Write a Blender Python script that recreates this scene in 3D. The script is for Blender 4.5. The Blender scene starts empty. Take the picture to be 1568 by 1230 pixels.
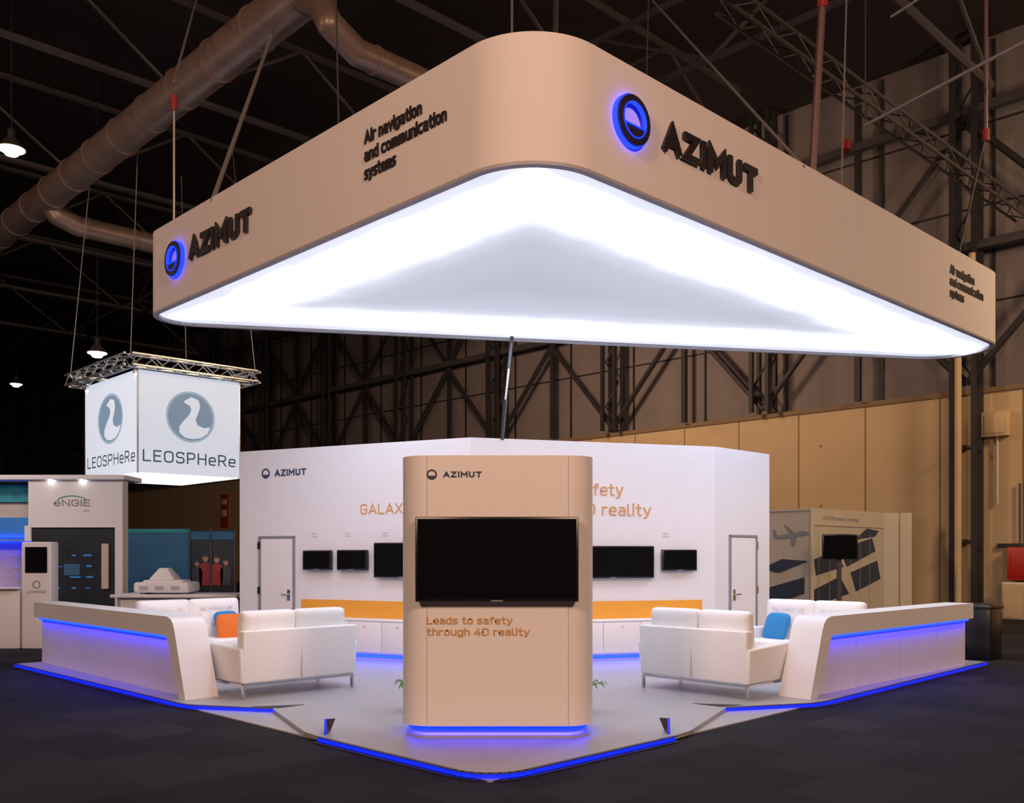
import bpy, bmesh, math, random
from mathutils import Vector, Matrix
random.seed(4)
sc=bpy.context.scene
sc.view_settings.view_transform='Standard'
I4=Matrix.Identity(4)
# ------------------------------------------------------------ materials
def mat(name,col,rough=.6,metal=0,em=None,es=0,var=.06,scale=6,bump=0,spec=.5,detail=3):
    m=bpy.data.materials.new(name); m.use_nodes=True
    nt=m.node_tree; b=nt.nodes['Principled BSDF']
    b.inputs['Roughness'].default_value=rough; b.inputs['Metallic'].default_value=metal
    b.inputs['Specular IOR Level'].default_value=spec
    geo=nt.nodes.new('ShaderNodeNewGeometry')
    n=nt.nodes.new('ShaderNodeTexNoise'); n.inputs['Scale'].default_value=scale; n.inputs['Detail'].default_value=detail
    nt.links.new(geo.outputs['Position'],n.inputs['Vector'])
    mx=nt.nodes.new('ShaderNodeMix'); mx.data_type='RGBA'
    mx.inputs[6].default_value=(*[c*(1-var) for c in col],1); mx.inputs[7].default_value=(*[min(1,c*(1+var)) for c in col],1)
    nt.links.new(n.outputs['Fac'],mx.inputs[0]); nt.links.new(mx.outputs[2],b.inputs['Base Color'])
    if bump:
        bp=nt.nodes.new('ShaderNodeBump'); bp.inputs['Strength'].default_value=bump; bp.inputs['Distance'].default_value=.02
        nt.links.new(n.outputs['Fac'],bp.inputs['Height']); nt.links.new(bp.outputs['Normal'],b.inputs['Normal'])
    if em:
        b.inputs['Emission Color'].default_value=(*em,1); b.inputs['Emission Strength'].default_value=es
    return m
m_white=mat('white_laminate',(.80,.80,.85),.42,var=.02)
m_fascia=mat('fascia_fabric',(.82,.76,.76),.8,var=.02)
m_tower=mat('tower_laminate',(.86,.82,.82),.45,var=.02)
m_rim=mat('canopy_rim',(.42,.41,.46),.5)
m_wall=mat('stand_wall_paint',(.76,.77,.84),.55,var=.02)
m_floor=mat('stand_floor_vinyl',(.38,.375,.39),.36,var=.04,scale=2)
m_leather=mat('white_leather',(.88,.88,.89),.42,var=.03,scale=30,bump=.08)
m_chrome=mat('chrome',(.6,.6,.62),.2,1)
m_black=mat('black_plastic',(.012,.012,.014),.3)
m_screen=mat('screen_glass',(.006,.006,.008),.09,var=.02)
m_dark=mat('dark_letters',(.022,.014,.018),.55)
m_navy=mat('navy_print',(.03,.05,.13),.5)
m_gold=mat('gold_print',(.60,.34,.16),.6)
m_orange=mat('orange_panel',(.80,.36,.04),.5)
m_blueled=mat('blue_led',(.02,.03,.5),.4,em=(.002,.022,1),es=3.2)
m_bluestrip=mat('blue_led_strong',(.02,.03,.5),.4,em=(.002,.010,1),es=16)
m_plinthled=mat('blue_led_plinth',(.02,.03,.5),.4,em=(.001,.012,1),es=5)
m_ledskirt=mat('blue_led_skirt',(.01,.02,.3),.4,em=(.001,.010,1),es=2.2)
m_bluecush=mat('blue_fabric',(.02,.22,.55),.8,bump=.1,scale=40)
m_orcush=mat('orange_fabric',(.75,.17,.02),.8,bump=.1,scale=40)
m_steel=mat('dark_steel',(.024,.021,.025),.6,.2,var=.2)
m_steel2=mat('grey_steel',(.075,.066,.072),.55,.3,var=.2)
m_alu=mat('aluminium_truss',(.75,.75,.75),.3,.8)
m_duct=mat('galvanised_duct',(.31,.22,.185),.40,.4,var=.35,scale=2)
m_red=mat('red_paint',(.42,.015,.01),.4)
m_hoist=mat('red_hoist',(.35,.03,.03),.4)
m_rope=mat('steel_rope',(.45,.42,.43),.4,.5)
m_pink=mat('hoist_chain',(.20,.12,.12),.5,.3)
m_panel=mat('beige_wall_panel',(.52,.375,.22),.7,var=.10,scale=1.2)
m_seam=mat('panel_seam',(.20,.13,.07),.7)
m_upper=mat('corrugated_cladding',(.17,.14,.14),.7,var=.15,scale=.8)
m_roof=mat('roof_deck',(.022,.014,.018),.9,var=.3,scale=.6)
m_grey=mat('grey_print',(.25,.27,.31),.6)
m_lgrey=mat('light_grey_print',(.45,.48,.53),.6)
m_glow=mat('lightbox_fabric',(.6,.62,.68),.7,em=(.78,.86,1),es=.62)
m_glow2=mat('lightbox_bottom',(.8,.8,.85),.7,em=(.9,.93,1),es=1.1)
m_lbtxt=mat('lightbox_grey_print',(.07,.08,.10),.7,em=(.6,.8,1),es=.07)
m_lblogo=mat('lightbox_logo_print',(.18,.24,.34),.7,em=(.50,.74,1),es=.27)
m_lblogo2=mat('lightbox_logo_ring',(.30,.38,.46),.7,em=(.6,.8,1),es=.38)
m_lamp=mat('lamp_glass',(1,.9,.7),.4,em=(1,.76,.48),es=14)
m_lampw=mat('lamp_glass_white',(1,1,1),.4,em=(1,.96,.9),es=6)
m_teal=mat('teal_panel',(.02,.28,.33),.6)
m_bluepost=mat('blue_poster',(.02,.08,.15),.6,em=(.05,.25,.5),es=.07,var=.7,scale=1.5)
m_darkpost=mat('dark_poster',(.015,.022,.035),.4,var=.7,scale=3)
m_scrblue=mat('lit_screen_blue',(.02,.1,.25),.4,em=(.03,.18,.55),es=.4,var=.7,scale=7)
m_green=mat('leaf_green',(.08,.22,.05),.6)
m_pot=mat('pot',(.3,.3,.3),.5)
m_cream=mat('cream_booth',(.60,.53,.45),.6,var=.03)
m_solar=mat('solar_print',(.03,.045,.09),.5)
m_pgrey=mat('poster_sky',(.55,.50,.44),.6,var=.12,scale=1)
m_fig1=mat('poster_red_coat',(.32,.03,.04),.6,var=.3,scale=8)
m_fig2=mat('poster_skin',(.45,.22,.15),.6,var=.2,scale=8)
m_fig3=mat('poster_dark_coat',(.05,.05,.09),.6,var=.4,scale=8)
m_deskglow=mat('desk_top_blue_glow',(.02,.05,.35),.4,em=(.005,.04,.8),es=.3)  # blue light falling on the desk, painted as colour and emission

def carpet():
    m=mat('hall_carpet',(.018,.016,.019),.95,spec=.2)
    nt=m.node_tree; b=nt.nodes['Principled BSDF']
    geo=nt.nodes.new('ShaderNodeNewGeometry')
    mp=nt.nodes.new('ShaderNodeMapping'); mp.inputs['Rotation'].default_value=(0,0,math.radians(-44))
    nt.links.new(geo.outputs['Position'],mp.inputs['Vector'])
    mp.inputs['Scale'].default_value=(1,1,.001)
    v=nt.nodes.new('ShaderNodeTexVoronoi'); v.distance='CHEBYCHEV'; v.inputs['Scale'].default_value=1.6; v.inputs['Randomness'].default_value=.0
    nt.links.new(mp.outputs['Vector'],v.inputs['Vector'])
    sp=nt.nodes.new('ShaderNodeSeparateColor'); nt.links.new(v.outputs['Color'],sp.inputs[0])
    c0=nt.nodes.new('ShaderNodeMix'); c0.data_type='RGBA'; c0.inputs[6].default_value=(.013,.012,.016,1); c0.inputs[7].default_value=(.034,.031,.038,1)
    nt.links.new(sp.outputs[0],c0.inputs[0])
    n=nt.nodes.new('ShaderNodeTexNoise'); n.inputs['Scale'].default_value=30; n.inputs['Detail'].default_value=6
    nt.links.new(geo.outputs['Position'],n.inputs['Vector'])
    mx=nt.nodes.new('ShaderNodeMix'); mx.data_type='RGBA'; mx.blend_type='MULTIPLY'; mx.inputs[0].default_value=.7
    nt.links.new(c0.outputs[2],mx.inputs[6]); nt.links.new(n.outputs['Fac'],mx.inputs[7])
    nt.links.new(mx.outputs[2],b.inputs['Base Color'])
    return m
m_carpet=carpet()

# ------------------------------------------------------------ stroke lettering
r2=.22
GL={
'A':[[(0,0),(.37,1),(.74,0)],[(.13,.3),(.61,.3)]],'Z':[[(0,1),(.6,1),(0,0),(.62,0)]],'I':[[(0,0),(0,1)]],
'M':[[(0,0),(0,1),(.41,.38),(.82,1),(.82,0)]],'U':[[(0,1),(0,0,.28),(.62,0,.28),(.62,1)]],'T':[[(0,1),(.64,1)],[(.32,1),(.32,0)]],
'G':[[(.58,.82),(.58,1,.2),(0,1,.28),(0,0,.28),(.6,0,.28),(.6,.48),(.34,.48)]],'L':[[(0,1),(0,0),(.5,0)]],'X':[[(0,0),(.62,1)],[(0,1),(.62,0)]],
'Y':[[(0,1),(.33,.45),(.66,1)],[(.33,.45),(.33,0)]],'D':[[(0,.5),(0,1),(.6,1,.3),(.6,0,.3),(0,0),(0,.5)]],'4':[[(.40,1),(0,.26),(.62,.26)],[(.45,.52),(.45,0)]],
'E':[[(.5,1),(0,1),(0,0),(.5,0)],[(0,.52),(.44,.52)]],'S':[[(.54,.84),(.54,1,.2),(0,1,.25),(0,.52,.22),(.56,.50,.22),(.56,0,.25),(0,0,.2),(0,.16)]],
'P':[[(0,0),(0,1),(.56,1,.25),(.56,.44,.25),(0,.44)]],'H':[[(0,0),(0,1)],[(.6,0),(.6,1)],[(0,.52),(.6,.52)]],'R':[[(0,0),(0,1),(.56,1,.25),(.56,.46,.25),(0,.46)],[(.3,.46),(.58,0)]],
'O':[[(.3,1),(.64,1,.3),(.64,0,.3),(0,0,.3),(0,1,.3),(.3,1)]],'N':[[(0,0),(0,1),(.6,0),(.6,1)]],
'a':[[(.05,.72),(.46,.72,.18),(.46,0)],[(.46,.41),(0,.41,.18),(0,0,.18),(.46,0)]],
'e':[[(0,.36),(.48,.36),(.48,.72,r2),(0,.72,r2),(0,0,r2),(.44,0)]],
'd':[[(.48,1),(.48,0)],[(.48,.72),(0,.72,r2),(0,0,r2),(.48,0)]],
's':[[(.42,.72),(0,.72,.17),(0,.37,.15),(.44,.36,.15),(.44,0,.17),(0,0)]],
't':[[(.14,1),(.14,0,.16),(.36,0)],[(0,.72),(.34,.72)]],'o':[[(.25,.72),(.5,.72,r2),(.5,0,r2),(0,0,r2),(0,.72,r2),(.25,.72)]],
'f':[[(.36,1),(.13,1,.16),(.13,0)],[(0,.72),(.34,.72)]],'y':[[(0,.72),(.25,0)],[(.5,.72),(.18,-.22),(.03,-.24)]],
'h':[[(0,1),(0,0)],[(0,.72),(.46,.72,.2),(.46,0)]],'r':[[(0,.72),(0,0)],[(0,.5),(.04,.72,.15),(.32,.72)]],
'u':[[(0,.72),(0,0,.2),(.46,0)],[(.46,.72),(.46,0)]],'g':[[(.48,.72),(0,.72,r2),(0,0,r2),(.48,0)],[(.48,.72),(.48,-.26,.18),(.05,-.26)]],
'l':[[(0,1),(0,0,.14),(.18,0)]],'i':[[(0,.72),(0,0)],[(0,.93),(0,1.07)]],'n':[[(0,.72),(0,0)],[(0,.72),(.46,.72,.2),(.46,0)]],
'm':[[(0,.72),(0,0)],[(0,.72),(.38,.72,.16),(.38,0)],[(.3,.72),(.76,.72,.16),(.76,0)]],'v':[[(0,.72),(.25,0),(.5,.72)]],
'c':[[(.44,.72),(0,.72,r2),(0,0,r2),(.44,0)]],'p':[[(0,.72),(0,-.28)],[(0,.72),(.48,.72,r2),(.48,0,r2),(0,0)]],
}
def roundpath(p):
    out=[]
    for i,q in enumerate(p):
        c=Vector(q[:2])
        if len(q)==2 or i in(0,len(p)-1): out.append(c); continue
        a=Vector(p[i-1][:2])-c; b=Vector(p[i+1][:2])-c; t=min(q[2],a.length*.5 if i>1 else a.length,b.length*.5 if i<len(p)-2 else b.length)
        A=c+a.normalized()*t; B=c+b.normalized()*t
        for k in range(7):
            u=k/6; out.append(A*(1-u)**2*1+c*2*u*(1-u)+B*u*u)
    o=[out[0]]
    for v in out[1:]:
        if (v-o[-1]).length>1e-4:o.append(v)
    return o

# ------------------------------------------------------------ builder
class MB:
    def __init__(s,name): s.name=name; s.bm=bmesh.new(); s.mats=[]
    def mi(s,m):
        if m not in s.mats: s.mats.append(m)
        return s.mats.index(m)
    def add(s,t,m,M=I4,recalc=True):
        if recalc: bmesh.ops.recalc_face_normals(t,faces=t.faces)
        i=s.mi(m)
        for f in t.faces: f.material_index=i
        bmesh.ops.transform(t,matrix=M,verts=t.verts)
        if M.determinant()<0: bmesh.ops.reverse_faces(t,faces=t.faces)
        me=bpy.data.meshes.new('t'); t.to_mesh(me); t.free(); s.bm.from_mesh(me); bpy.data.meshes.remove(me)
    def box(s,x0,x1,y0,y1,z0,z1,m,M=I4,bev=0,seg=2):
        t=bmesh.new(); bmesh.ops.create_cube(t,size=1)
        for v in t.verts:
            v.co=Vector(((x0+x1)/2+v.co.x*(x1-x0),(y0+y1)/2+v.co.y*(y1-y0),(z0+z1)/2+v.co.z*(z1-z0)))
        if bev: bmesh.ops.bevel(t,geom=t.edges[:],offset=bev,segments=seg,affect='EDGES',profile=.5)
        s.add(t,m,M)
    def hexa(s,b,tp,m,M=I4,bev=0,seg=2):
        t=bmesh.new(); vb=[t.verts.new(p) for p in b]; vt=[t.verts.new(p) for p in tp]; n=len(b)
        t.faces.new(vb); t.faces.new(vt)
        for i in range(n): t.faces.new((vb[i],vb[(i+1)%n],vt[(i+1)%n],vt[i]))
        if bev: bmesh.ops.bevel(t,geom=t.edges[:],offset=bev,segments=seg,affect='EDGES',profile=.5)
        s.add(t,m,M)
    def prism(s,poly,z0,z1,m,M=I4,bev=0):
        s.hexa([(p[0],p[1],z0) for p in poly],[(p[0],p[1],z1) for p in poly],m,M,bev)
    def tube(s,p,q,r,m,n=8,M=I4,r2=None):
        p=Vector(p);q=Vector(q);d=q-p
        t=bmesh.new(); bmesh.ops.create_cone(t,cap_ends=True,segments=n,radius1=r,radius2=r if r2 is None else r2,depth=d.length)
        rot=d.to_track_quat('Z','Y').to_matrix().to_4x4()
        s.add(t,m,M@Matrix.Translation((p+q)/2)@rot)
    def path(s,pts,r,m,n=12):
        for a,b in zip(pts[:-1],pts[1:]): s.tube(a,b,r,m,n)
        for a in pts[1:-1]:
            t=bmesh.new(); bmesh.ops.create_uvsphere(t,u_segments=n,v_segments=8,radius=r); s.add(t,m,Matrix.Translation(a))
    def sq(s,c,d,m,M=I4,e=.35,rot=None,buttons=None,nu=36,nv=20,e2=.9):
        t=bmesh.new(); rings=[]
        def sp(v,k): return math.copysign(abs(v)**k,v)
        for j in range(nv+1):
            ph=-math.pi/2+math.pi*j/nv; row=[]
            for i in range(nu):
                th=2*math.pi*i/nu
                x=sp(math.cos(th),e)*sp(math.cos(ph),e2); z=sp(math.sin(th),e)*sp(math.cos(ph),e2); y=sp(math.sin(ph),e2)
                p=Vector((x*d[0]/2,y*d[1]/2,z*d[2]/2))
                if buttons:
                    k=0
                    for bx,bz in buttons: k=max(k,math.exp(-(((p.x-bx)**2+(p.z-bz)**2)/.0016)))
                    p.y*=1-(.42 if p.y>0 else .10)*k
                row.append(p)
            rings.append(row)
        vs=[[t.verts.new(p) for p in row] for row in rings[1:-1]]
        a=t.verts.new(rings[0][0]); b=t.verts.new(rings[-1][0])
        for j in range(len(vs)-1):
            for i in range(nu): t.faces.new((vs[j][i],vs[j][(i+1)%nu],vs[j+1][(i+1)%nu],vs[j+1][i]))
        for i in range(nu):
            t.faces.new((a,vs[0][(i+1)%nu],vs[0][i])); t.faces.new((b,vs[-1][i],vs[-1][(i+1)%nu]))
        s.add(t,m,M@Matrix.Translation(c)@(rot if rot else I4))
    def ring(s,cx,cy,ro,ri,z0,z1,m,M=I4,n=40,sy=1):
        t=bmesh.new(); Ls=[]
        for z in (z0,z1):
            for r in (ro,ri): Ls.append([t.verts.new((cx+r*math.cos(2*math.pi*i/n),cy+sy*r*math.sin(2*math.pi*i/n),z)) for i in range(n)])
        for i in range(n):
            j=(i+1)%n
            for a,b in ((0,1),(2,3),(0,2),(1,3)): t.faces.new((Ls[a][i],Ls[a][j],Ls[b][j],Ls[b][i]))
        s.add(t,m,M)
    def seg(s,cx,cy,r,a0,a1,z0,z1,m,M=I4,n=20,sy=1):
        poly=[(cx+r*math.cos(a0+(a1-a0)*i/n),cy+sy*r*math.sin(a0+(a1-a0)*i/n)) for i in range(n+(0 if abs(a1-a0)>6.2 else 1))]
        s.prism(poly,z0,z1,m,M)
    def stroke(s,body,x0,y0,w,h,m,M=I4,ext=.002,th=.16,z=0,gap=.26):
        items=[];x=0
        for ch in body:
            if ch==' ': x+=.38; continue
            g=GL[ch]; gw=max(p[0] for st in g for p in st)
            for st in g: items.append((x,st))
            x+=gw+gap
        tot=x-gap; t_=th*h; sx=(w-t_)/tot; hh=h-t_
        for k,(ox,st) in enumerate(items):
            P=[Vector((x0+t_/2+(ox+p.x)*sx,y0+t_/2+p.y*hh)) for p in roundpath(st)]
            Lf=[];Rt=[];n=len(P)
            for i in range(n):
                d0=(P[i]-P[i-1]).normalized() if i>0 else (P[1]-P[0]).normalized()
                d1=(P[i+1]-P[i]).normalized() if i<n-1 else d0
                n0=Vector((-d0.y,d0.x)); n1=Vector((-d1.y,d1.x)); mm=(n0+n1)
                mm=mm.normalized() if mm.length>1e-3 else n0
                q=1/max(.42,mm.dot(n1)); e=Vector((0,0))
                if i==0: e=-d0*t_/2
                if i==n-1: e=d0*t_/2
                c=P[i]+e
                Lf.append(c+mm*q*t_/2); Rt.append(c-mm*q*t_/2)
            zz=z+ext+1e-5*(k%7)
            t=bmesh.new(); a=[t.verts.new((v.x,v.y,zz)) for v in Lf]; b=[t.verts.new((v.x,v.y,zz)) for v in Rt]
            a0=[t.verts.new((v.x,v.y,z)) for v in Lf]; b0=[t.verts.new((v.x,v.y,z)) for v in Rt]
            for i in range(n-1):
                t.faces.new((b[i],b[i+1],a[i+1],a[i])); t.faces.new((a0[i],a0[i+1],b0[i+1],b0[i]))
                t.faces.new((a[i],a[i+1],a0[i+1],a0[i])); t.faces.new((b0[i],b0[i+1],b[i+1],b[i]))
            t.faces.new((a[0],a0[0],b0[0],b[0])); t.faces.new((b[-1],b0[-1],a0[-1],a[-1]))
            s.add(t,m,M)
    def text(s,body,x0,y0,w,h,m,M=I4,ext=.002,bold=.0,z=0,spacing=1):
        cu=bpy.data.curves.new('t','FONT'); cu.body=body; cu.size=1; cu.offset=bold; cu.resolution_u=3; cu.space_line=spacing
        ob=bpy.data.objects.new('t',cu); sc.collection.objects.link(ob); bpy.context.view_layer.update()
        dg=bpy.context.evaluated_depsgraph_get(); me=bpy.data.meshes.new_from_object(ob.evaluated_get(dg))
        bpy.data.objects.remove(ob); bpy.data.curves.remove(cu)
        t=bmesh.new(); t.from_mesh(me); bpy.data.meshes.remove(me)
        xs=[v.co.x for v in t.verts]; mn,mx=min(xs),max(xs)
        g=bmesh.ops.extrude_face_region(t,geom=t.faces[:])
        for e in g['geom']:
            if isinstance(e,bmesh.types.BMVert): e.co.z=1
        sx=w/(mx-mn); sy=h/.70
        for v in t.verts: v.co=Vector((x0+(v.co.x-mn)*sx,y0+v.co.y*sy,z+v.co.z*ext))
        s.add(t,m,M)
    def logo(s,cx,cy,r,z,m,M,glow=None,ext=.004):
        s.ring(cx,cy,r,r*.70,z,z+ext,m,M)
        s.seg(cx,cy,r*.85,math.radians(197),math.radians(343),z,z+ext*.98,m,M)
        if glow:
            s.ring(cx,cy,r*1.06,r*.96,z*.2,z+ext*.5,glow,M)
            s.ring(cx,cy,r*.735,r*.69,z+ext*.2,z+ext*1.15,glow,M)
            s.box(cx-r*.66,cx+r*.66,cy-r*.27,cy-r*.22,z+ext*.2,z+ext*1.15,glow,M)
    def truss(s,p,q,w,h,r,rw,m,step=None,up=Vector((0,0,1))):
        p=Vector(p);q=Vector(q);d=(q-p).normalized(); sd=d.cross(up).normalized(); u=sd.cross(d)
        Ln=(q-p).length; n=max(2,int(Ln/(step or h)))
        cs=[sd*w/2+u*h/2,-sd*w/2+u*h/2,-sd*w/2-u*h/2,sd*w/2-u*h/2] if w>0 else [u*h/2,-u*h/2]
        for c in cs: s.tube(p+c,q+c,r,m,6)
        pr=[(0,1),(1,2),(2,3),(3,0)] if w>0 else [(0,1)]
        for i in range(n):
            a=p+d*Ln*i/n; b=p+d*Ln*(i+1)/n
            for (k,l) in pr:
                if i%2: k,l=l,k
                s.tube(a+cs[k],b+cs[l],rw,m,5)
    def done(s,parent=None,smooth=True):
        bm=s.bm
        xs=[v.co.x for v in bm.verts]; ys=[v.co.y for v in bm.verts]; zs=[v.co.z for v in bm.verts]
        o=Vector(((min(xs)+max(xs))/2,(min(ys)+max(ys))/2,min(zs)))
        for v in bm.verts: v.co-=o
        if smooth:
            for f in bm.faces: f.smooth=True
            for e in bm.edges:
                e.smooth = len(e.link_faces)==2 and e.calc_face_angle(3)<.62
        me=bpy.data.meshes.new(s.name); bm.to_mesh(me); bm.free()
        for m in s.mats: me.materials.append(m)
        ob=bpy.data.objects.new(s.name,me); sc.collection.objects.link(ob); ob.location=o
        if parent: ob.parent=parent
        return ob
def group(name):
    e=bpy.data.objects.new(name,None); sc.collection.objects.link(e); return e
def frame(o,x,y,z=(0,0,1)):
    x=Vector((*x,0)) if len(x)==2 else Vector(x); y=Vector((*y,0)) if len(y)==2 else Vector(y); z=Vector(z)
    if len(o)==2: o=(*o,0)
    return Matrix(((x.x,y.x,z.x,o[0]),(x.y,y.y,z.y,o[1]),(x.z,y.z,z.z,o[2]),(0,0,0,1)))
def plane(o,x):
    x=Vector(x).normalized(); return frame(o,(x.x,x.y,0),(0,0,1),(x.y,-x.x,0))
R=Vector((.72,.694)).normalized(); L=Vector((-R.y,R.x))
def V3(v,z): return Vector((v.x,v.y,z))
def rpoly(pts,rad,n=12):
    out=[];N=len(pts)
    for i in range(N):
        c=Vector(pts[i]);a=(Vector(pts[i-1])-c).normalized();b=(Vector(pts[(i+1)%N])-c).normalized()
        ang=a.angle(b); r=rad[i]; t=r/math.tan(ang/2); bis=(a+b).normalized(); ce=c+bis*(r/math.sin(ang/2))
        p=c+a*t-ce; q=c+b*t-ce; a0=math.atan2(p.y,p.x); a1=math.atan2(q.y,q.x); da=(a1-a0+math.pi)%(2*math.pi)-math.pi
        for k in range(n+1):
            th=a0+da*k/n; out.append((ce.x+r*math.cos(th),ce.y+r*math.sin(th)))
    return out
def inset(pts,d):
    N=len(pts); cen=sum((Vector(p) for p in pts),Vector((0,0)))/N; ls=[]
    for i in range(N):
        a=Vector(pts[i]);b=Vector(pts[(i+1)%N]);e=(b-a).normalized();nrm=Vector((-e.y,e.x))
        if (cen-a).dot(nrm)<0: nrm=-nrm
        ls.append((a+nrm*d,e))
    out=[]
    for i in range(N):
        p,e=ls[i-1];q,f=ls[i]; den=e.x*f.y-e.y*f.x; t=((q.x-p.x)*f.y-(q.y-p.y)*f.x)/den; out.append(tuple(p+e*t))
    return out

# ------------------------------------------------------------ hall shell
W0=Vector((12.3,25.4))
b=MB('floor'); b.box(-60,40,-25,90,-.1,0,m_carpet); b.done(smooth=False)
b=MB('ceiling'); b.box(-75,45,-25,100,15.5,15.7,m_roof); b.done(smooth=False)
FWn=frame(W0,L,R)
b=MB('wall_back')
b.box(-32,110,0,.3,0,6,m_panel,FWn)
b.box(-32,110,.3,.5,6,15.5,m_upper,FWn)
b.box(-32,110,-.06,.3,5.95,6.08,m_seam,FWn)
b.box(-32,110,-.05,0,0,.15,m_seam,FWn)
w=-31
while w<90:
    b.box(w,w+.03,-.012,0,.15,5.95,m_seam,FWn); w+=2.12
w=-31.03
while w<100:
    b.box(w,w+.06,.24,.3,6.1,15.4,m_steel,FWn); w+=3.05
for z in (8.4,11.0,13.2): b.box(-32,110,.27,.3,z,z+.05,m_steel,FWn)
for w in range(-28,80,4):
    for z in (1.2,3.1,4.9):
        b.box(w+.3,w+.36,-.02,0,z,z+.05,m_seam,FWn)
b.done(smooth=False)
b=MB('wall_right'); FR=frame(W0+L*-32,-R,L)
b.box(-1,40,-.3,0,0,15.5,m_upper,FR); b.done(smooth=False)

b=MB('steel_column_row')
for k in range(-3,14):
    w=6.1*k
    for dw in (-.28,.28):
        for y in (-.55,-.1):
            b.box(w+dw-.06,w+dw+.06,y-.06,y+.06,6.1 if k!=0 else 0,15.4,m_steel,FWn)
    z=6.2; n=0
    while z<15:
        a=(w-.28,-.35,z);c=(w+.28,-.35,z+.8)
        if n%2:a,c=(w+.28,-.35,z),(w-.28,-.35,z+.8)
        b.tube(a,c,.035,m_steel,5,FWn); z+=.8;n+=1
    b.box(w+2.97,w+3.13,-.3,-.15,6.1,15.4,m_steel,FWn)
    b.tube((w,-.3,6.2),(w+3.05,-.3,9.6),.10,m_steel,6,FWn)
    b.tube((w+6.1,-.3,6.2),(w+3.05,-.3,9.6),.10,m_steel,6,FWn)
    b.tube((w,-.3,13.2),(w+3.05,-.3,9.8),.09,m_steel,6,FWn)
    b.tube((w+6.1,-.3,13.2),(w+3.05,-.3,9.8),.09,m_steel,6,FWn)
for z in (9.7,13.3): b.box(-20,85,-.42,-.2,z,z+.22,m_steel2,FWn)
b.done(smooth=False)

b=MB('roof_truss_grid')
for k in range(-1,8):
    o=Vector((-4,-2))+L*(k*6.6)
    b.truss(V3(o-R*22,13.4),V3(o+R*27,13.4),0,2.2,.09,.05,m_steel2,step=3.2)
for k in range(-3,4,2):
    o=Vector((0,14))+R*(k*7)
    b.truss(V3(o-L*20,12.8),V3(o+L*50,12.8),0,1.6,.08,.045,m_steel2,step=3)
b.done(smooth=False)
b=MB('rigging_beam')
b.truss((3.2,14.25,10),(12.5,23.2,10),.3,.3,.03,.013,m_steel2,step=.6)
b.done(smooth=False)
b=MB('rigging_rod')
b.tube((6.04,16.2,9),(9.0,10.2,9),.03,m_rope); b.tube((5.6,14.0,9.6),(8,9,9.6),.02,m_rope)
b.tube((6.04,16.2,9),(6.04,16.2,12.6),.012,m_steel2,6); b.tube((7.5,13.2,9),(7.5,13.2,12.6),.012,m_steel2,6)
b.tube((-3.4,12,11.3),(-12,16,10.4),.03,m_steel2); b.tube((-9,12,9.2),(-14,24,9.2),.04,m_steel2)
b.done()

b=MB('ventilation_duct')
p0=Vector((-3.8,16.1))-L*5; p1=p0+L*52
b.tube(V3(p0,11),V3(p1,11),.38,m_duct,24)
for i in range(35):
    p=p0+L*(i*1.5); b.tube(V3(p,11),V3(p+L*.05,11),.405,m_duct,24)
q0=Vector((-12.2,24.8)); b.path([V3(q0,11),V3(q0+R*.3,10.6),V3(q0+R*.8,10.45),V3(q0+R*14,10.45)],.27,m_duct,18)
for i in range(9): b.tube(V3(q0+R*(1+i*1.3),10.45),V3(q0+R*(1.05+i*1.3),10.45),.295,m_duct,18)
q0=Vector((-2.85,14.4)); b.path([Vector((-3.55,15.85,11.0)),Vector((-3.0,14.9,10.3)),V3(q0+R*.1,9.75),V3(q0+R*.6,9.5),V3(q0+R*16,9.5)],.21,m_duct,18)
for i in range(9): b.tube(V3(q0+R*(.9+i*1.2),9.5),V3(q0+R*(.95+i*1.2),9.5),.23,m_duct,18)
b.done()
for (x,y,z) in ((-10.3,19.5,10.0),(-11.6,26.5,7.3),(-22.5,43,9.4),(-3,33,9.5)):
    b=MB('high_bay_lamp'); b.tube((x,y,z),(x,y,z+.22),.28,m_steel2,20,r2=.1); b.tube((x,y,z+.2),(x,y,z+.4),.08,m_steel,12); b.tube((x,y,z+.4),(x,y,15.42),.012,m_steel,5)
    b.tube((x,y,z-.02),(x,y,z+.005),.25,m_lamp,20); b.tube((x,y,z-.12),(x,y,z-.02),.12,m_lamp,16,r2=.2); b.done()

b=MB('wall_pipe'); b.tube((.05,-.75,0),(.05,-.75,7.1),.09,m_panel,12,FWn); b.tube((.05,-.75,7.1),(-.3,-.75,7.5),.09,m_panel,12,FWn); b.tube((-.3,-.75,7.5),(-.3,-.75,9.5),.09,m_panel,12,FWn)
b.box(-.02,.12,-.75,0,2,2.06,m_steel2,FWn); b.box(-.02,.12,-.75,0,4.5,4.56,m_steel2,FWn); b.done()
b=MB('electrical_box'); b.box(-1.0,-.35,-.25,-.01,4.75,5.4,m_panel,FWn,.02); b.box(-.92,-.43,-.27,-.25,4.83,5.3,m_panel,FWn,.005); b.tube((-.7,-.1,4.75),(-.7,-.1,3),.03,m_cream,8,FWn); b.done()
b=MB('fire_hose_cabinet'); b.box(-2.7,-1.0,-.3,-.01,1.0,1.85,m_red,FWn,.02); b.box(-2.6,-1.1,-.32,-.3,1.08,1.77,m_red,FWn,.008); b.ring(0,0,.1,.05,0,.03,m_white,FWn@frame((-1.75,-.32,1.43),(1,0,0),(0,0,1),(0,-1,0)))
b.box(-1.3,-.7,-.1,-.01,1.85,1.95,m_steel,FWn)
b.tube((-1.25,-.1,1.9),(-1.25,-.1,3.5),.03,m_steel2,8,FWn); b.done()
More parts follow.
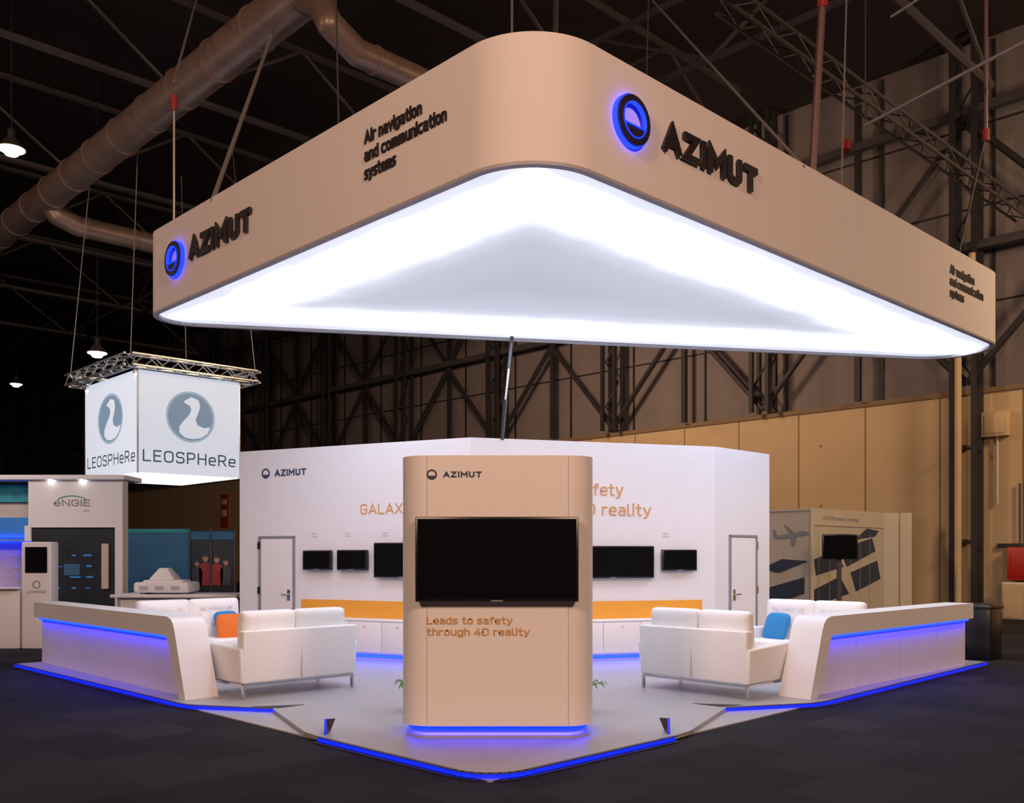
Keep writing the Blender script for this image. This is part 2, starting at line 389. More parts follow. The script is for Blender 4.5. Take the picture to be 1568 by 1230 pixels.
b=MB('fire_sign'); b.box(41.5,42.3,-.1,-.01,3.3,5.2,m_red,FWn); b.box(41.65,42.15,-.13,-.1,3.9,4.3,m_white,FWn); b.box(41.65,42.15,-.13,-.1,4.6,4.9,m_white,FWn); b.done(smooth=False)
b=MB('wall_cabinet'); b.box(-1.9,-.9,-.35,-.01,0,.95,m_cream,FWn,.01); b.box(-1.85,-1.42,-.37,-.35,.05,.9,m_panel,FWn); b.box(-1.38,-.95,-.37,-.35,.05,.9,m_panel,FWn); b.done()
b=MB('black_bin'); F=frame((7.45,14.75),R,L); b.box(0,.5,0,.6,0,.88,m_black,F,.03); b.box(-.02,.52,-.02,.62,.8,.85,m_black,F,.01); b.done()

# ------------------------------------------------------------ stand platform
PZ=.05
b=MB('floor_entrance')
b.prism([(-.16,6.86),(7.1,14.25),(0,21.5),(-7.3,14.0)],0,.012,m_floor); b.done(smooth=False)
raised=rpoly([(-.16,6.81),(1.424,8.38),(1.62,8.62),(2.25,9.95),(3.35,10.30),(7.1,14.2),(0,21.4),(-7.3,13.95),(-3.55,10.2),(-2.5,9.89),(-1.88,8.58),(-1.69,8.34)],[.35,.02,.05,.05,.2,.05,.05,.05,.2,.05,.05,.02],6)
b=MB('platform_floor'); b.prism(raised,.013,PZ,m_floor); b.done(smooth=False)
b=MB('platform_led_skirt')
def strip(pts,z0=.012,z1=.046,w=.02,m=m_ledskirt):
    for p,q in zip(pts[:-1],pts[1:]):
        p=Vector(p);q=Vector(q);d=(q-p);l=d.length;d/=l;n=Vector((d.y,-d.x))
        F=frame(p,d,n)
        b.box(-.005,l+.005,.002,w,z0,z1,m,F); b.box(-.01,l+.01,.0,w+.012,z1,z1+.008,m_steel2,F); b.box(-.01,l+.01,w+.0,w+.05,0.001,.010,m_steel,F)
fr=rpoly([(-.16,6.81),(1.424,8.38),(0,12),(-1.69,8.34)],[.35,.01,.01,.01],8)
front=[(-1.69,8.34)]+fr[0:9]+[(1.424,8.38)]
strip([(-7.3,13.95),(-3.62,10.27),(-3.4,10.1),(-2.5,9.89)]); strip(front); strip([(2.25,9.95),(3.25,10.25),(3.45,10.40),(7.1,14.2)])
b.done(smooth=False)
for (x,y,sg_) in ((-1.66,8.42,1),(1.40,8.46,-1)):
    b=MB('platform_corner_fin'); b.hexa([(x-.012,y,PZ),(x+.012,y,PZ),(x+.012,y+.16,PZ),(x-.012,y+.16,PZ)],[(x-.02*sg_-.012,y+.13,PZ+.12),(x-.02*sg_+.012,y+.13,PZ+.12),(x+.05*sg_+.012,y+.16,PZ+.12),(x+.05*sg_-.012,y+.16,PZ+.12)],m_steel2)
    b.tube((x,y-.01,PZ+.01),(x-.02*sg_,y+.12,PZ+.12),.009,m_ledskirt,6); b.done()
b=MB('dark_floor_triangles')  # thin dark triangles laid on the platform
b.prism([(-2.75,9.98),(-2.22,10.12),(-2.43,9.9)],PZ,PZ+.004,m_steel); b.prism([(2.45,10.09),(1.95,10.2),(2.2,9.98)],PZ,PZ+.004,m_steel); b.done(smooth=False)

# ------------------------------------------------------------ canopy
AP=Vector((.17,7.81)); LC=AP+L*8.24; RC=AP+R*12.9
tri=[tuple(AP),tuple(RC),tuple(LC)]; rad=[.75,.76,.5]
ZB,ZT=5.0,6.14
outer=rpoly(tri,rad,18); inn=rpoly(inset(tri,.07),[r-.06 for r in rad],18)
can=group('hanging_canopy')
def band(b,la,lb,za,zb,m):
    t=bmesh.new(); A=[t.verts.new((p[0],p[1],za)) for p in la]; B=[t.verts.new((p[0],p[1],zb)) for p in lb]; n=len(A)
    for i in range(n): t.faces.new((A[i],A[(i+1)%n],B[(i+1)%n],B[i]))
    b.add(t,m)
b=MB('fascia'); band(b,outer,outer,ZB+.03,ZT,m_fascia); band(b,inn,inn,ZB,ZT,m_fascia); band(b,outer,inn,ZT,ZT,m_fascia); b.done(can)
b=MB('rim'); band(b,outer,outer,ZB,ZB+.03,m_rim); band(b,outer,inn,ZB,ZB,m_rim); band(b,inn,inn,ZB,ZB+.05,m_rim); b.done(can)
b=MB('added_light_blocker'); t=bmesh.new(); t.faces.new([t.verts.new((p[0],p[1],5.6)) for p in inn]); b.add(t,m_steel); b.done(can)  # unseen cover, added to keep the fabric's glow off the roof
def fabric():
    m=bpy.data.materials.new('luminous_ceiling_fabric'); m.use_nodes=True; nt=m.node_tree; bs=nt.nodes['Principled BSDF']
    bs.inputs['Base Color'].default_value=(.35,.35,.40,1); bs.inputs['Roughness'].default_value=.7
    geo=nt.nodes.new('ShaderNodeNewGeometry'); prev=None
    cen=(AP+LC+RC)/3
    for a,c in ((AP,RC),(RC,LC),(LC,AP)):
        e=(c-a).normalized(); n=Vector((-e.y,e.x))
        if (cen-a).dot(n)<0:n=-n
        d=nt.nodes.new('ShaderNodeVectorMath'); d.operation='DOT_PRODUCT'; nt.links.new(geo.outputs['Position'],d.inputs[0]); d.inputs[1].default_value=(n.x,n.y,0)
        s=nt.nodes.new('ShaderNodeMath'); s.operation='SUBTRACT'; nt.links.new(d.outputs['Value'],s.inputs[0]); s.inputs[1].default_value=a.dot(n)
        if prev is None: prev=s
        else:
            q=nt.nodes.new('ShaderNodeMath'); q.operation='SMOOTH_MIN'; q.inputs[2].default_value=.3; nt.links.new(prev.outputs[0],q.inputs[0]); nt.links.new(s.outputs[0],q.inputs[1]); prev=q
    nz=nt.nodes.new('ShaderNodeTexNoise'); nz.inputs['Scale'].default_value=1.1; nt.links.new(geo.outputs['Position'],nz.inputs['Vector'])
    ad=nt.nodes.new('ShaderNodeMath'); ad.operation='MULTIPLY_ADD'; nt.links.new(nz.outputs['Fac'],ad.inputs[0]); ad.inputs[1].default_value=.3; nt.links.new(prev.outputs[0],ad.inputs[2])
    dv=nt.nodes.new('ShaderNodeMath'); dv.operation='DIVIDE'; dv.inputs[1].default_value=3; nt.links.new(ad.outputs[0],dv.inputs[0])
    cr=nt.nodes.new('ShaderNodeValToRGB'); cr.color_ramp.interpolation='LINEAR'
    K=7.5; el=cr.color_ramp.elements
    el[0].position=.05; el[0].color=(.70/K,)*3+(1,); el[1].position=.15; el[1].color=(.95/K,)*3+(1,)
    for p,v in ((.21,1),(.34,1.0),(.42,.35),(.46,1.1/K),(.52,.72/K),(.62,.56/K),(.95,.47/K)):
        x=el.new(p); x.color=(v,v,v,1)
    nt.links.new(dv.outputs[0],cr.inputs[0])
    mu=nt.nodes.new('ShaderNodeMath'); mu.operation='MULTIPLY'; mu.inputs[1].default_value=K; nt.links.new(cr.outputs[0],mu.inputs[0])
    bs.inputs['Emission Color'].default_value=(.82,.86,1,1); nt.links.new(mu.outputs[0],bs.inputs['Emission Strength'])
    return m
b=MB('luminous_ceiling'); t=bmesh.new(); t.faces.new([t.verts.new((p[0],p[1],ZB+.04)) for p in inn]); b.add(t,fabric(),recalc=False); b.done(can,smooth=False)
b=MB('lettering')
PR=plane((AP.x,AP.y,0),R); PL=plane((AP.x,AP.y,0),-L)
b.logo(1.25,5.61,.225,.03,m_dark,PR,m_blueled,.045)
b.stroke('AZIMUT',1.73,5.50,1.64,.27,m_dark,PR,.03,.25,.015,gap=.42)
b.logo(-6.67,5.58,.225,.03,m_dark,PL,m_blueled,.045)
b.stroke('AZIMUT',-6.24,5.47,1.60,.27,m_dark,PL,.03,.25,.015,gap=.42)
tl=[('Air navigation',.92),('and communication',1.28),('systems',.52)]
for i,(s_,w_) in enumerate(tl):
    b.stroke(s_,-2.37,5.77-i*.18,w_,.125,m_dark,PL,.010,.19,.004,gap=.30)
    b.stroke(s_,8.60,5.75-i*.17,w_,.125,m_dark,PR,.010,.19,.004,gap=.30)
b.done(can)
rg=MB('rigging')
def cab(p,q,r=.015,m=m_rope): rg.tube(p,q,r,m,6)
cab((-3.76,11.9,6.1),(-4.26,17.7,12),.03); cab((-4.6,12.9,6.1),(-4.6,12.9,7.7)); cab((-4.6,12.9,8.1),(-5.9,17.7,12),.018)
rg.tube((-4.6,12.9,7.7),(-4.6,12.9,7.9),.045,m_hoist,10)
cab((3.34,10.86,6.1),(2.63,17.7,12),.02)
cab((3.53,11.15,6.1),(3.72,11.35,8.3),.045,m_pink); cab((3.72,11.35,8.3),(3.72,11.35,12),.035,m_pink); rg.tube((3.72,11.35,8.2),(3.72,11.35,8.4),.065,m_hoist,10)
cab((6.8,14.5,6.1),(7.5,15,8.3),.015,m_steel2); cab((7.5,15,8.3),(7.5,15,12),.03,m_pink); rg.tube((7.5,15,8.2),(7.5,15,8.38),.06,m_hoist,10)
cab((4.3,12.4,6.1),(5,14,12),.012); rg.tube((4.55,12.9,7.15),(4.57,12.95,7.3),.055,m_hoist,10)
cab((0.4,8.8,6.1),(.5,9.4,12),.03,m_steel)
cab((0,14.7,6.1),(0,15,12),.02); cab((-2,11,6.1),(-2.3,12,12),.012,m_steel2); cab((2.0,14.6,6.1),(2.2,15,12),.012,m_steel2)
for s_ in (2,3.3,4.6,6.0): rg.box(s_,s_+.12,-.22,-.1,6.1,6.2,m_steel,frame(AP,L,-R))
for s_ in (3.0,4.67,7,9): rg.box(s_,s_+.12,.1,.25,6.1,6.22,m_steel,frame(AP,R,L))
rg.tube((0,14.72,5.05),(-.05,14.5,4.5),.03,m_black,8); rg.tube((-.05,14.5,4.5),(-.1,14.38,4.0),.018,m_rope,8); rg.tube((-.1,14.38,4.0),(-.15,14.25,3.38),.03,m_black,8)
rg.done(can)

# ------------------------------------------------------------ back wall of the stand
A=Vector((-4.62,16.08));B=Vector((-.62,14.1));C=Vector((3.28,15.3));D=Vector((4.47,16.46))
WH=3.4
b=MB('wall_stand'); b.prism([tuple(A),tuple(B),tuple(C),tuple(D),(.0,20.8)],PZ,WH,m_wall); b.done(smooth=False)
def seg(P,Q): return plane((P.x,P.y,0),(Q-P)),(Q-P).length
S1,l1=seg(A,B); S2,l2=seg(B,C); S3,l3=seg(C,D)
b=MB('wall_lettering')
b.logo(.107*l1+.09,3.01,.085,.002,m_navy,S1); b.stroke('AZIMUT',.17*l1,2.955,.146*l1,.11,m_navy,S1,.004,.23,.002,gap=.40)
b.stroke('GALAXY 4D',.556*l1,2.29,.30*l1,.165,m_gold,S1,.004,.14,.002)
b.stroke('Leads to safety',.137*l2,2.57,.468*l2,.19,m_gold,S2,.004,.15,.002)
b.stroke('through 4D reality',.137*l2,2.26,.585*l2,.19,m_gold,S2,.004,.15,.002)
for S,l,ts in ((S1,l1,(.34,.49,.65)),(S2,l2,(.77,))):
    for tt in ts:
        b.text('Radar\nsystem',tt*l,1.98,.12,.03,m_lgrey,S,.002,0,.002)
b.done(smooth=False)
def door(S,x0,x1,h,hl,nm):
    b=MB(nm)
    b.box(x0+.03,x1-.03,.06,h-.03,.003,.02,m_white,S)
    for a,c,e,f in ((x0-.02,x0+.015,PZ,h),(x1-.015,x1+.02,PZ,h),(x0-.02,x1+.02,h-.02,h+.015)): b.box(a,c,e,f,.003,.03,m_grey,S)
    hx=x1-.1 if hl else x0+.1
    b.tube((hx,1.0,.02),(hx,1.0,.08),.012,m_chrome,8,S); b.tube((hx,1.0,.075),(hx-.12*(1 if hl else -1),1.0,.075),.012,m_chrome,8,S); b.box(hx-.03,hx+.03,.9,1.08,.02,.03,m_chrome,S)
    for z in (.3,1.0,1.75):
        k=x0 if hl else x1; b.box(k-.03,k+.03,z,z+.12,.03,.04,m_chrome,S)
    b.done()
door(S1,.101*l1,.262*l1,1.95,True,'door_1'); door(S3,.252*l3,.73*l3,1.97,False,'door_2')
def tv(S,x0,x1,z0,z1,name='wall_tv',dep=.07,off=.04):
    b=MB(name); b.box(x0,x1,z0,z1,off,off+dep,m_black,S,.008); b.box(x0+.02,x1-.02,z0+.025,z1-.02,off+dep-.001,off+dep+.003,m_screen,S)
    b.box((x0+x1)/2-.15,(x0+x1)/2+.15,(z0+z1)/2-.1,(z0+z1)/2+.1,0.003,off+.01,m_steel2,S); b.box((x0+x1)/2-.05,(x0+x1)/2+.05,z0+.005,z0+.015,off+dep,off+dep+.003,m_grey,S); return b.done()
tv(S1,.319*l1,.4426*l1,1.41,1.725); tv(S1,.471*l1,.5985*l1,1.41,1.73); tv(S1,.629*l1,.86*l1,1.30,1.84)
tv(S2,.381*l2,.7228*l2,1.29,1.79); tv(S2,.759*l2,.906*l2,1.40,1.735)
def cab_(S,x0,x1):
    b=MB('low_cabinet'); dep=.36
    b.box(x0,x1,PZ+.1,.64,0.002,dep,m_white,S); b.box(x0-.01,x1+.01,.64,.66,0.002,dep+.02,m_white,S,.004)
    b.box(x0,x1,PZ,PZ+.1,.02,dep-.08,m_white,S); b.box(x0,x1,PZ+.03,PZ+.07,dep-.08,dep-.05,m_bluestrip,S)
    n=int((x1-x0)/.55)
    for i in range(n):
        a=x0+(x1-x0)*i/n; c=x0+(x1-x0)*(i+1)/n
        b.box(a+.006,c-.006,PZ+.115,.63,dep,dep+.018,m_white,S,.003); b.tube(((a+c)/2,.56,dep+.018),((a+c)/2,.56,dep+.04),.012,m_chrome,8,S)
    b.box(x0,x1,.66,.93,.002,.02,m_orange,S); b.done()
cab_(S1,.296*l1,l1-.12); cab_(S2,.12,.94*l2)

# ------------------------------------------------------------ tower
FY=8.27
tw=group('display_tower')
plan=rpoly([(-.98,FY),(.725,FY),(.725,FY+.75),(-.98,FY+.75)],[.26]*4,12)
pl2=rpoly([(-.90,FY+.08),(.645,FY+.08),(.645,FY+.67),(-.90,FY+.67)],[.2]*4,12)
b=MB('body'); b.prism(plan,.155,2.52,m_tower)
PT=plane((0,FY,0),(1,0))
for x in (-.745,.49): b.box(x,x+.005,.16,2.515,-.01,.0015,m_lgrey,PT)
b.done(tw)
b=MB('plinth'); b.prism(pl2,PZ,.155,m_white); pl3=rpoly([(-.93,FY+.05),(.675,FY+.05),(.675,FY+.70),(-.93,FY+.70)],[.22]*4,12); b.prism(pl3,.105,.145,m_plinthled)
pl4=rpoly([(-.95,FY+.02),(.695,FY+.02),(.695,FY+.73),(-.95,FY+.73)],[.24]*4,12); b.prism(pl4,PZ,PZ+.015,m_floor); b.done(tw)
b=MB('lettering'); b.logo(-.70,2.352,.045,.001,m_navy,PT); b.stroke('AZIMUT',-.60,2.327,.335,.052,m_navy,PT,.003,.24,.001,gap=.42)
b.stroke('Leads to safety',-.745,1.045,.75,.066,m_gold,PT,.003,.19,.001); b.stroke('through 4D reality',-.745,.945,.90,.066,m_gold,PT,.003,.19,.001); b.done(tw,smooth=False)
t_=tv(PT,-.835,.575,1.245,1.98,'television',.07,.03); t_.parent=tw

def plant(x,y,sd):
    random.seed(sd); b=MB('potted_plant'); b.tube((x,y,PZ),(x,y,PZ+.16),.08,m_pot,16,r2=.11)
    for i in range(22):
        a=random.uniform(0,6.28); l=random.uniform(.2,.3); z=PZ+.12
        pts=[Vector((x,y,z)),Vector((x+math.cos(a)*l*.4,y+math.sin(a)*l*.4,z+.14)),Vector((x+math.cos(a)*l*.8,y+math.sin(a)*l*.8,z+.19)),Vector((x+math.cos(a)*l,y+math.sin(a)*l,z+.13))]
        t=bmesh.new(); sdv=Vector((-math.sin(a),math.cos(a),0)); ws=(.004,.02,.022,.002); pr=[]
        for p,wd in zip(pts,ws): pr.append((t.verts.new(p+sdv*wd),t.verts.new(p-sdv*wd)))
        for j in range(3): t.faces.new((pr[j][0],pr[j][1],pr[j+1][1],pr[j+1][0]))
        b.add(t,m_green)
    b.done()
plant(-.98,9.75,1); plant(.72,9.75,2)

# ------------------------------------------------------------ counters
def counter(o,xd,yd,Ln):
    F=frame((o[0],o[1],PZ),xd,yd); b=MB('reception_counter')
    Ht,th,dp=.90,.22,.39
    prof=[(0,0),(.27,Ht-.16),(.31,Ht-.08),(.37,Ht-.025),(.47,Ht),(Ln,Ht),(Ln,Ht-th),(.52,Ht-th),(.46,Ht-th-.05),(.16,0)]
    b.hexa([(p[0],0,p[1]) for p in prof],[(p[0],dp,p[1]) for p in prof],m_white,F)
    b.hexa([(.12,.11,0),(Ln-.02,.11,0),(Ln-.02,.11,Ht-th),(.46,.11,Ht-th)],[(.12,.33,0),(Ln-.02,.33,0),(Ln-.02,.33,Ht-th),(.46,.33,Ht-th)],m_white,F)
    b.box(.52,Ln-.05,.05,.105,Ht-th-.035,Ht-th-.002,m_bluestrip,F)
    x=1.3
    while x<Ln: b.box(x,x+.004,.107,.111,0,Ht-th-.05,m_lgrey,F); x+=1.2
    b.box(Ln*.55,Ln-.1,dp-.02,.95,Ht-.16,Ht-.12,m_deskglow,F)
    b.box(Ln*.55,Ln-.1,.9,.95,0,Ht-.16,m_white,F)
    b.done()
counter((-3.60,10.44),L,R,5.05); counter((3.30,10.48),R,L,4.72)

# ------------------------------------------------------------ sofas
def sofa(o,ang,W=1.5,Dp=.86,pil=()):
    F=Matrix.Translation((o[0],o[1],PZ))@Matrix.Rotation(ang,4,'Z'); b=MB('leather_sofa')
    for x in (.03,W-.03):
        for y in (.04,Dp-.06): b.box(x-.012,x+.012,y-.02,y+.02,0,.16,m_chrome,F)
        b.box(x-.012,x+.012,.03,Dp-.05,.14,.165,m_chrome,F)
    b.box(.03,W-.03,.02,.045,.14,.165,m_chrome,F); b.box(.03,W-.03,Dp-.07,Dp-.045,.14,.165,m_chrome,F)
    b.hexa([(.02,0.02,.17),(W-.02,0.02,.17),(W-.02,.16,.17),(.02,.16,.17)],[(.0,-.02,.76),(W,-.02,.76),(W,.10,.76),(0,.10,.76)],m_leather,F,.02,3)
    b.box(W/2-.002,W/2+.002,-.004,.03,.2,.74,m_lgrey,F)
    b.box(.1,W-.1,.1,Dp-.03,.17,.30,m_leather,F,.02,3)
    h=(W-.22)/2
    for i in range(2): b.box(.11+h*i+.004,.11+h*(i+1)-.004,.14,Dp,.29,.43,m_leather,F,.045,4)
    for sx in (0,1):
        def X(v): return v if sx==0 else W-v
        bt=[(X(.0),.02,.17),(X(.12),.02,.17),(X(.12),Dp-.04,.17),(X(.0),Dp-.04,.17)]
        tp=[(X(-.035),.0,.56),(X(.13),.0,.56),(X(.13),Dp+.02,.60),(X(-.035),Dp+.02,.60)]
        b.hexa(bt,tp,m_leather,F,.025,3)
    for i in range(2):
        bt=[(dx,dz) for dx in (-.2,0,.2) for dz in (-.1,.1)]
        b.sq((.07+(h+.04)*(i+.5),.20,.68),(h+.05,.22,.58),m_leather,F,e=.16,rot=Matrix.Rotation(math.radians(4),4,'X'),buttons=bt,nu=64,nv=40,e2=.62)
    for (px,py,pz,mm,rz) in pil:
        b.sq((px,py,pz),(.42,.15,.40),mm,F,e=.45,rot=Matrix.Rotation(rz,4,'Z')@Matrix.Rotation(math.radians(22),4,'X'))
    b.done()
aR=math.atan2(R.y,R.x)
sofa((-2.97,10.44),aR)
o=Vector((-3.60,10.44))+L*3.15+R*2.25
sofa(tuple(o),aR+math.pi,W=1.65,pil=((.36,.46,.60,m_bluecush,.2),(.40,.64,.57,m_orcush,-.1)))
sofa((1.54,11.45),aR-math.pi/2)
o=Vector((3.30,10.48))+R*2.75+L*.52
sofa(tuple(o),aR+math.pi/2,W=1.6,pil=((1.22,.50,.60,m_bluecush,-.2),))
b=MB('coffee_table')
q=Vector((-3.60,10.44))+R*1.3+L*1.35
F=frame((q.x,q.y,PZ),R,L); b.box(-.35,.35,-.35,.35,.36,.40,m_white,F,.01)
for x in(-.3,.3):
    for y in(-.3,.3): b.tube((x,y,0),(x,y,.36),.015,m_chrome,8,F)
b.done()

# ------------------------------------------------------------ hanging light box sign
K=Vector((-8.69,22.0)); sg=group('hanging_lightbox_sign')
b=MB('fabric_cube'); wr,wl=2.575,3.27; z0,z1=3.56,5.97
F=frame(K,R,L)
b.box(0,wr,0,wl,z0+.02,z1,m_glow,F); b.box(.03,wr-.03,.03,wl-.03,z0,z0+.02,m_glow2,F)
for x,y in ((0,0),(wr,0),(0,wl)): b.tube((x,y,z0),(x,y,z1+.1),.02,m_alu,8,F)
b.done(sg,smooth=False)
b=MB('print'); P1=plane((K.x,K.y,0),R); q=K+L*wl; P2=plane((q.x,q.y,0),-L)
for P,W in ((P1,wr),(P2,wl)):
    cx=W*.5; r=.60*W/2.575
    T=P@Matrix.Translation((cx,4.98,0))@Matrix.Diagonal((r,.60,1,1))
    b.seg(0,0,.97,0,2*math.pi,.002,.004,m_lblogo,T,n=48)
    b.ring(0,0,1.03,.94,.002,.006,m_lblogo2,T)
    sw=[(-.30,.60),(.02,.80),(.32,.72),(.40,.45),(.30,.15),(.20,-.08),(.28,-.30),(.55,-.40),(.84,-.34),(.70,-.62),(.45,-.80),(.1,-.88),(-.25,-.84),(-.48,-.66),(-.46,-.40),(-.28,-.16),(-.06,.08),(.03,.30),(-.04,.46),(-.2,.52)]
    b.prism(sw,.004,.008,m_glow,T)
    b.stroke('LeoSPHeRe' if 0 else 'LEOSPHeRe',W*.045,3.84,W*.91,.28,m_lbtxt,P,.004,.13,.003,gap=.30)
b.done(sg,smooth=False)
b=MB('truss_frame'); e=.28; zt=6.12
c=[K+R*-e+L*-e,K+R*(wr+e)+L*-e,K+R*(wr+e)+L*(wl+e),K+R*-e+L*(wl+e)]
for i in range(4): b.truss(V3(c[i],zt),V3(c[(i+1)%4],zt),.26,.26,.028,.016,m_alu,step=.3)
ctr=(c[0]+c[2])/2
for i in range(4): b.tube(V3(c[i],zt+.1),V3(ctr+(c[i]-ctr)*.75,12),.012,m_rope,6)
for i in (0,1,3):
    p=c[i]*.8+ctr*.2; b.tube(V3(p,zt-.25),V3(p,zt-.1),.09,m_alu,12); b.tube(V3(p,zt-.27),V3(p,zt-.25),.07,m_lampw,12)
b.done(sg)

# ------------------------------------------------------------ neighbouring booths, left
b=MB('energy_company_booth'); P=plane((0,21,0),(1,0))
b.box(-10.72,-8.63,2.26,3.31,-.3,0,m_white,P); b.box(-14,-8.55,3.31,3.42,-.9,.1,m_white,P,.02)
b.box(-8.8,-8.63,0,2.26,-.3,0,m_white,P); b.box(-10.72,-8.8,0,2.26,-.3,-.05,m_darkpost,P); b.box(-10.80,-10.66,0,2.3,-.3,.01,m_white,P)
b.stroke('eNGIE',-10.15,2.73,.80,.15,m_grey,P,.004,.17,.002); b.text('group',-9.5,2.62,.14,.05,m_lgrey,P,.004,0,.002)
for i in range(14):
    a=math.radians(20+i*10); a2=a+math.radians(10); b.tube((-9.75-.34*math.cos(a),2.82+.14*math.sin(a),.004),(-9.75-.34*math.cos(a2),2.82+.14*math.sin(a2),.004),.010,m_teal,5,P)
b.box(-14,-10.8,2.85,3.25,-.6,-.5,m_teal,P); b.box(-14,-10.8,0,2.85,-.7,-.6,m_pgrey,P); b.box(-14,-10.8,2.0,2.5,-.6,-.58,m_scrblue,P); b.box(-14,-10.8,2.06,2.09,-.58,-.55,m_bluestrip,P)
random.seed(9)
for i in range(16):
    x=-10.55+(i%4)*.34+random.uniform(0,.1); z=.9+(i//4)*.24; b.box(x,x+random.uniform(.08,.25),z,z+random.uniform(.02,.05),-.05,-.045,m_scrblue,P)
b.box(-9.95,-9.6,1.2,1.45,-.05,-.044,m_bluepost,P)
b.box(-9.1,-8.95,.9,1.9,-.04,0,m_pgrey,P)
for x in (-10.2,-9.5,-11.5): b.tube((x,3.27,.06),(x,3.31,.06),.05,m_lampw,10,P)
b.done(smooth=False)
b=MB('display_kiosk'); P=plane((0,16.6,0),(1,0)); b.box(-8.6,-8.08,0,1.88,-.3,0,m_white,P,.03,3); b.box(-8.52,-8.14,1.34,1.79,0,.02,m_screen,P); b.ring(-8.33,1.13,.07,.05,0,.005,m_grey,P); b.stroke('LEOSPHERE',-8.5,.98,.34,.045,m_grey,P,.003,.15,.001)
b.box(-9.9,-8.65,0,1.05,-.5,-.05,m_white,P,.02); b.box(-9.9,-8.65,1.05,1.09,-.52,.05,m_white,P,.005); b.box(-9.9,-8.62,1.86,1.90,-.4,.0,m_blueled,P); b.box(-9.9,-8.65,1.1,1.86,-.42,-.38,m_pgrey,P)
for i in range(3): b.box(-8.95,-8.75,1.2+i*.2,1.32+i*.2,-.38,-.37,m_lgrey,P)
b.done()
b=MB('poster_backdrop_wall'); P=plane((0,28,0),(1,0)); b.box(-11.5,-9.55,0,2.38,-.2,0,m_bluepost,P); b.box(-11.5,-9.5,2.3,2.42,0,.03,m_teal,P); b.box(-9.5,-8.2,0,2.38,-.2,0,m_darkpost,P)
b.box(-9.5,-8.2,2.1,2.34,0,.02,m_bluepost,P)
for x,s_,mm in ((-9.3,.8,m_fig3),(-9.05,1.0,m_fig1),(-8.72,.95,m_fig1),(-8.45,.85,m_fig3)):
    T=P@Matrix.Translation((x,.75,0))@Matrix.Diagonal((s_,s_,1,1))
    b.prism([(-.17,0),(.17,0),(.20,.45),(.16,.62),(.05,.68),(-.05,.68),(-.16,.62),(-.20,.45)],.01,.02,mm,T); b.seg(0,.80,.085,0,6.283,.012,.024,m_fig2,T,sy=1.25); b.seg(0,.84,.095,.1,3.04,.014,.028,m_fig3,T)
for x in (-11.55,-9.52,-8.9,-8.2): b.box(x,x+.04,0,2.45,-.05,.05,m_steel2,P)
b.done(smooth=False)
b=MB('exhibit_table'); P=plane((0,18,0),(1,0)); b.box(-7.6,-5.2,.84,.9,-1.0,.1,m_white,P,.01)
for x in (-7.5,-5.3): b.box(x,x+.06,0,.84,-.1,0,m_alu,P); b.box(x,x+.06,0,.84,-.95,-.85,m_alu,P)
b.box(-7.5,-5.3,.1,.84,-.08,-.04,m_white,P); b.done()
b=MB('lidar_instrument'); P=plane((0,18,0),(1,0))
b.box(-7.2,-6.15,.93,1.13,-.7,0,m_white,P,.05,3); b.box(-7.05,-6.3,1.11,1.17,-.6,-.1,m_white,P,.02); b.hexa([(-6.95,1.17,-.1),(-6.45,1.17,-.1),(-6.45,1.17,-.55),(-6.95,1.17,-.55)],[(-6.78,1.40,-.2),(-6.62,1.40,-.2),(-6.62,1.40,-.45),(-6.78,1.40,-.45)],m_white,P,.02)
for x in (-7.1,-6.3): b.box(x,x+.08,.9,.94,-.6,-.1,m_grey,P)
for x in (-7.0,-6.7,-6.4): b.box(x-.08,x+.08,.98,1.06,0,.01,m_lgrey,P)
b.done()

# ------------------------------------------------------------ neighbouring booth, right
b=MB('aviation_booth'); H=2.8; k=Vector((7.34,23.2)); l1_=k+L*2.6
PA=plane((l1_.x,l1_.y,0),-L); PB=plane((k.x,k.y,0),R)
b.box(0,2.6,0,H,-.08,0,m_pgrey,PA); b.box(0,3.9,0,H,-.08,0,m_pgrey,PB); b.box(-.05,3.9,H-.42,H,0,.03,m_cream,PB); b.box(0,2.6,H-.06,H,0,.03,m_cream,PA)
b.tube((k.x,k.y,0),(k.x,k.y,H),.05,m_cream,10)
for P,W in ((PA,2.6),(PB,3.9)):
    x=0.0
    while x<W: b.box(x,x+.03,0,H,0,.012,m_cream,P); x+=1.3
b.text('OOOOM Aviation Technology',.5,H-.28,1.9,.10,m_grey,PB,.004,0,.032)
def sol(P,pts): b.prism(pts,.013,.018,m_solar,P)
sol(PB,[(.1,1.55),(1.2,1.75),(1.6,1.35),(.2,1.15)]); sol(PB,[(1.4,1.8),(3.2,2.1),(3.4,1.75),(1.8,1.35)]); sol(PB,[(.1,.8),(1.4,1.1),(1.9,.65),(.1,.4)]); sol(PB,[(2.0,1.2),(3.5,1.5),(3.7,1.0),(2.3,.7)]); sol(PB,[(2.2,2.05),(2.9,2.35),(3.6,2.3),(3.4,2.15)])
for i in range(6): b.box(.3+i*.55,.31+i*.55,.4,2.2,.018,.021,m_pgrey,PB)
sol(PA,[(1.0,.7),(2.4,1.1),(2.4,.7),(1.5,.4)]); sol(PA,[(1.2,1.3),(1.8,1.55),(2.5,1.5),(1.7,1.2)])
T=PA@Matrix.Translation((2.02,2.13,0))@Matrix.Rotation(math.radians(6),4,'Z')@Matrix.Diagonal((.72,.80,1,1))
def ap(pts): b.prism(pts,.013,.02,m_grey,T)
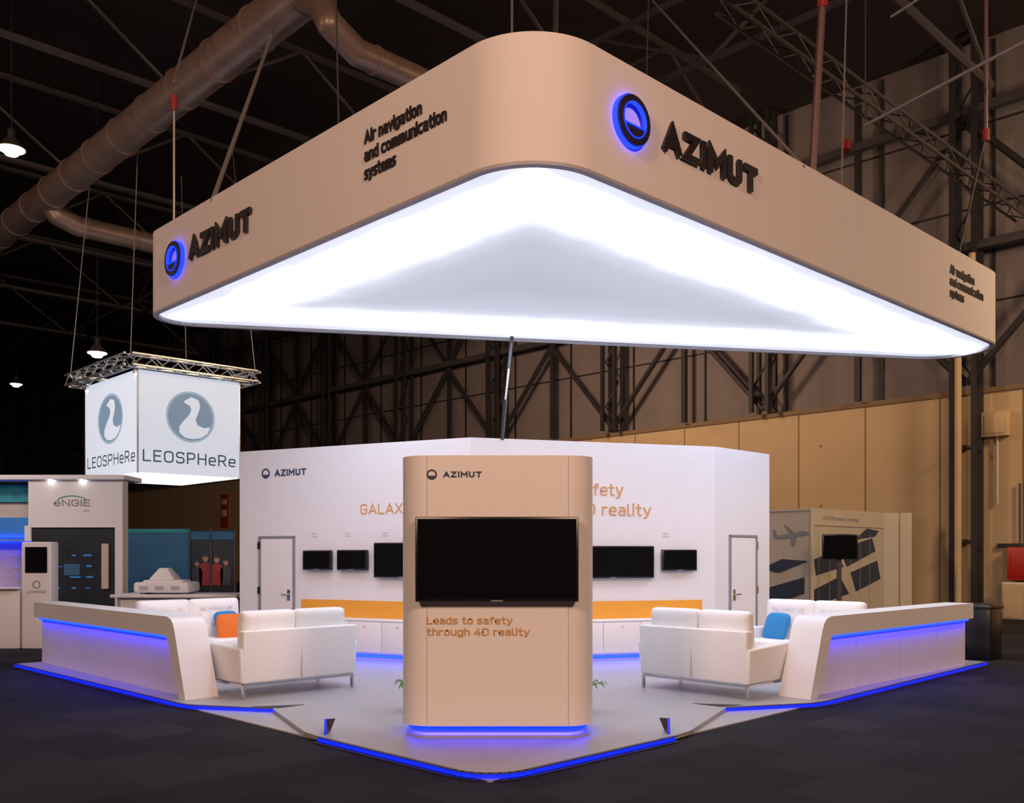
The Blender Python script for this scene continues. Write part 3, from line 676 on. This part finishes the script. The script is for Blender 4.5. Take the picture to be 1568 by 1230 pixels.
ap([(-.62,-.02),(-.5,.05),(.5,.10),(.68,.04),(.72,.0),(.6,-.04),(-.3,-.06)]); ap([(-.02,.05),(.18,.07),(-.12,.36),(-.22,.36)]); ap([(.0,-.05),(.2,-.04),(.1,-.32),(-.02,-.32)]); ap([(-.62,0),(-.48,.04),(-.58,.26),(-.68,.26)])
pw=plane((10.15,25.9,0),(1,-.1)); b.box(0,.75,0,H,-.08,0,m_cream,pw); b.box(.42,.45,0,H,0,.03,m_panel,pw)
b.done(smooth=False)
b=MB('display_screen_stand'); P=plane((0,22.2,0),(1,-.05)); b.box(7.15,7.95,1.55,2.13,0,.06,m_black,P,.01); b.box(7.18,7.92,1.58,2.10,.058,.063,m_screen,P); b.box(7.5,7.6,0,1.6,-.05,0,m_steel2,P); b.box(7.25,7.85,0,.03,-.25,.25,m_steel2,P); b.done()

# ------------------------------------------------------------ lights
def area(name,loc,tgt,size,power,col):
    l=bpy.data.lights.new(name,'AREA'); l.size=size; l.energy=power; l.color=col
    o=bpy.data.objects.new(name,l); sc.collection.objects.link(o); o.location=loc
    o.rotation_euler=(Vector(tgt)-Vector(loc)).to_track_quat('-Z','Y').to_euler(); return o
warm=(1,.63,.43)
area('added_wall_light',(-7,-5,9),(0,9,3.0),2.5,1080,warm)
area('added_wall_light',(7,-5,9),(0,9,3.0),2.5,1250,warm)
area('added_wall_light',(16,13,10),(15,24,3.5),2,1150,(1,.70,.42))
area('added_wall_light',(-2,25,9.5),(3,36,2.5),2,900,(1,.66,.42))  # added lamp, out of sight behind the canopy, brightens the back wall
area('added_wall_light',(-16,8,9.5),(-12,26,9),2,300,(1,.6,.42))
area('added_wall_light',(-14,16,6),(-10,21,1.5),1,170,(1,.93,.9))
w=bpy.data.worlds.new('hall_ambient'); sc.world=w; w.use_nodes=True; w.node_tree.nodes['Background'].inputs[0].default_value=(.6,.45,.5,1); w.node_tree.nodes['Background'].inputs[1].default_value=.015

# ------------------------------------------------------------ camera
cd=bpy.data.cameras.new('camera'); co=bpy.data.objects.new('camera',cd); sc.collection.objects.link(co)
co.location=(0,0,1.65); co.rotation_euler=(math.radians(90),0,0); cd.sensor_width=36; cd.lens=36*1451/1568; cd.shift_y=235/1568; cd.clip_end=300
sc.camera=co
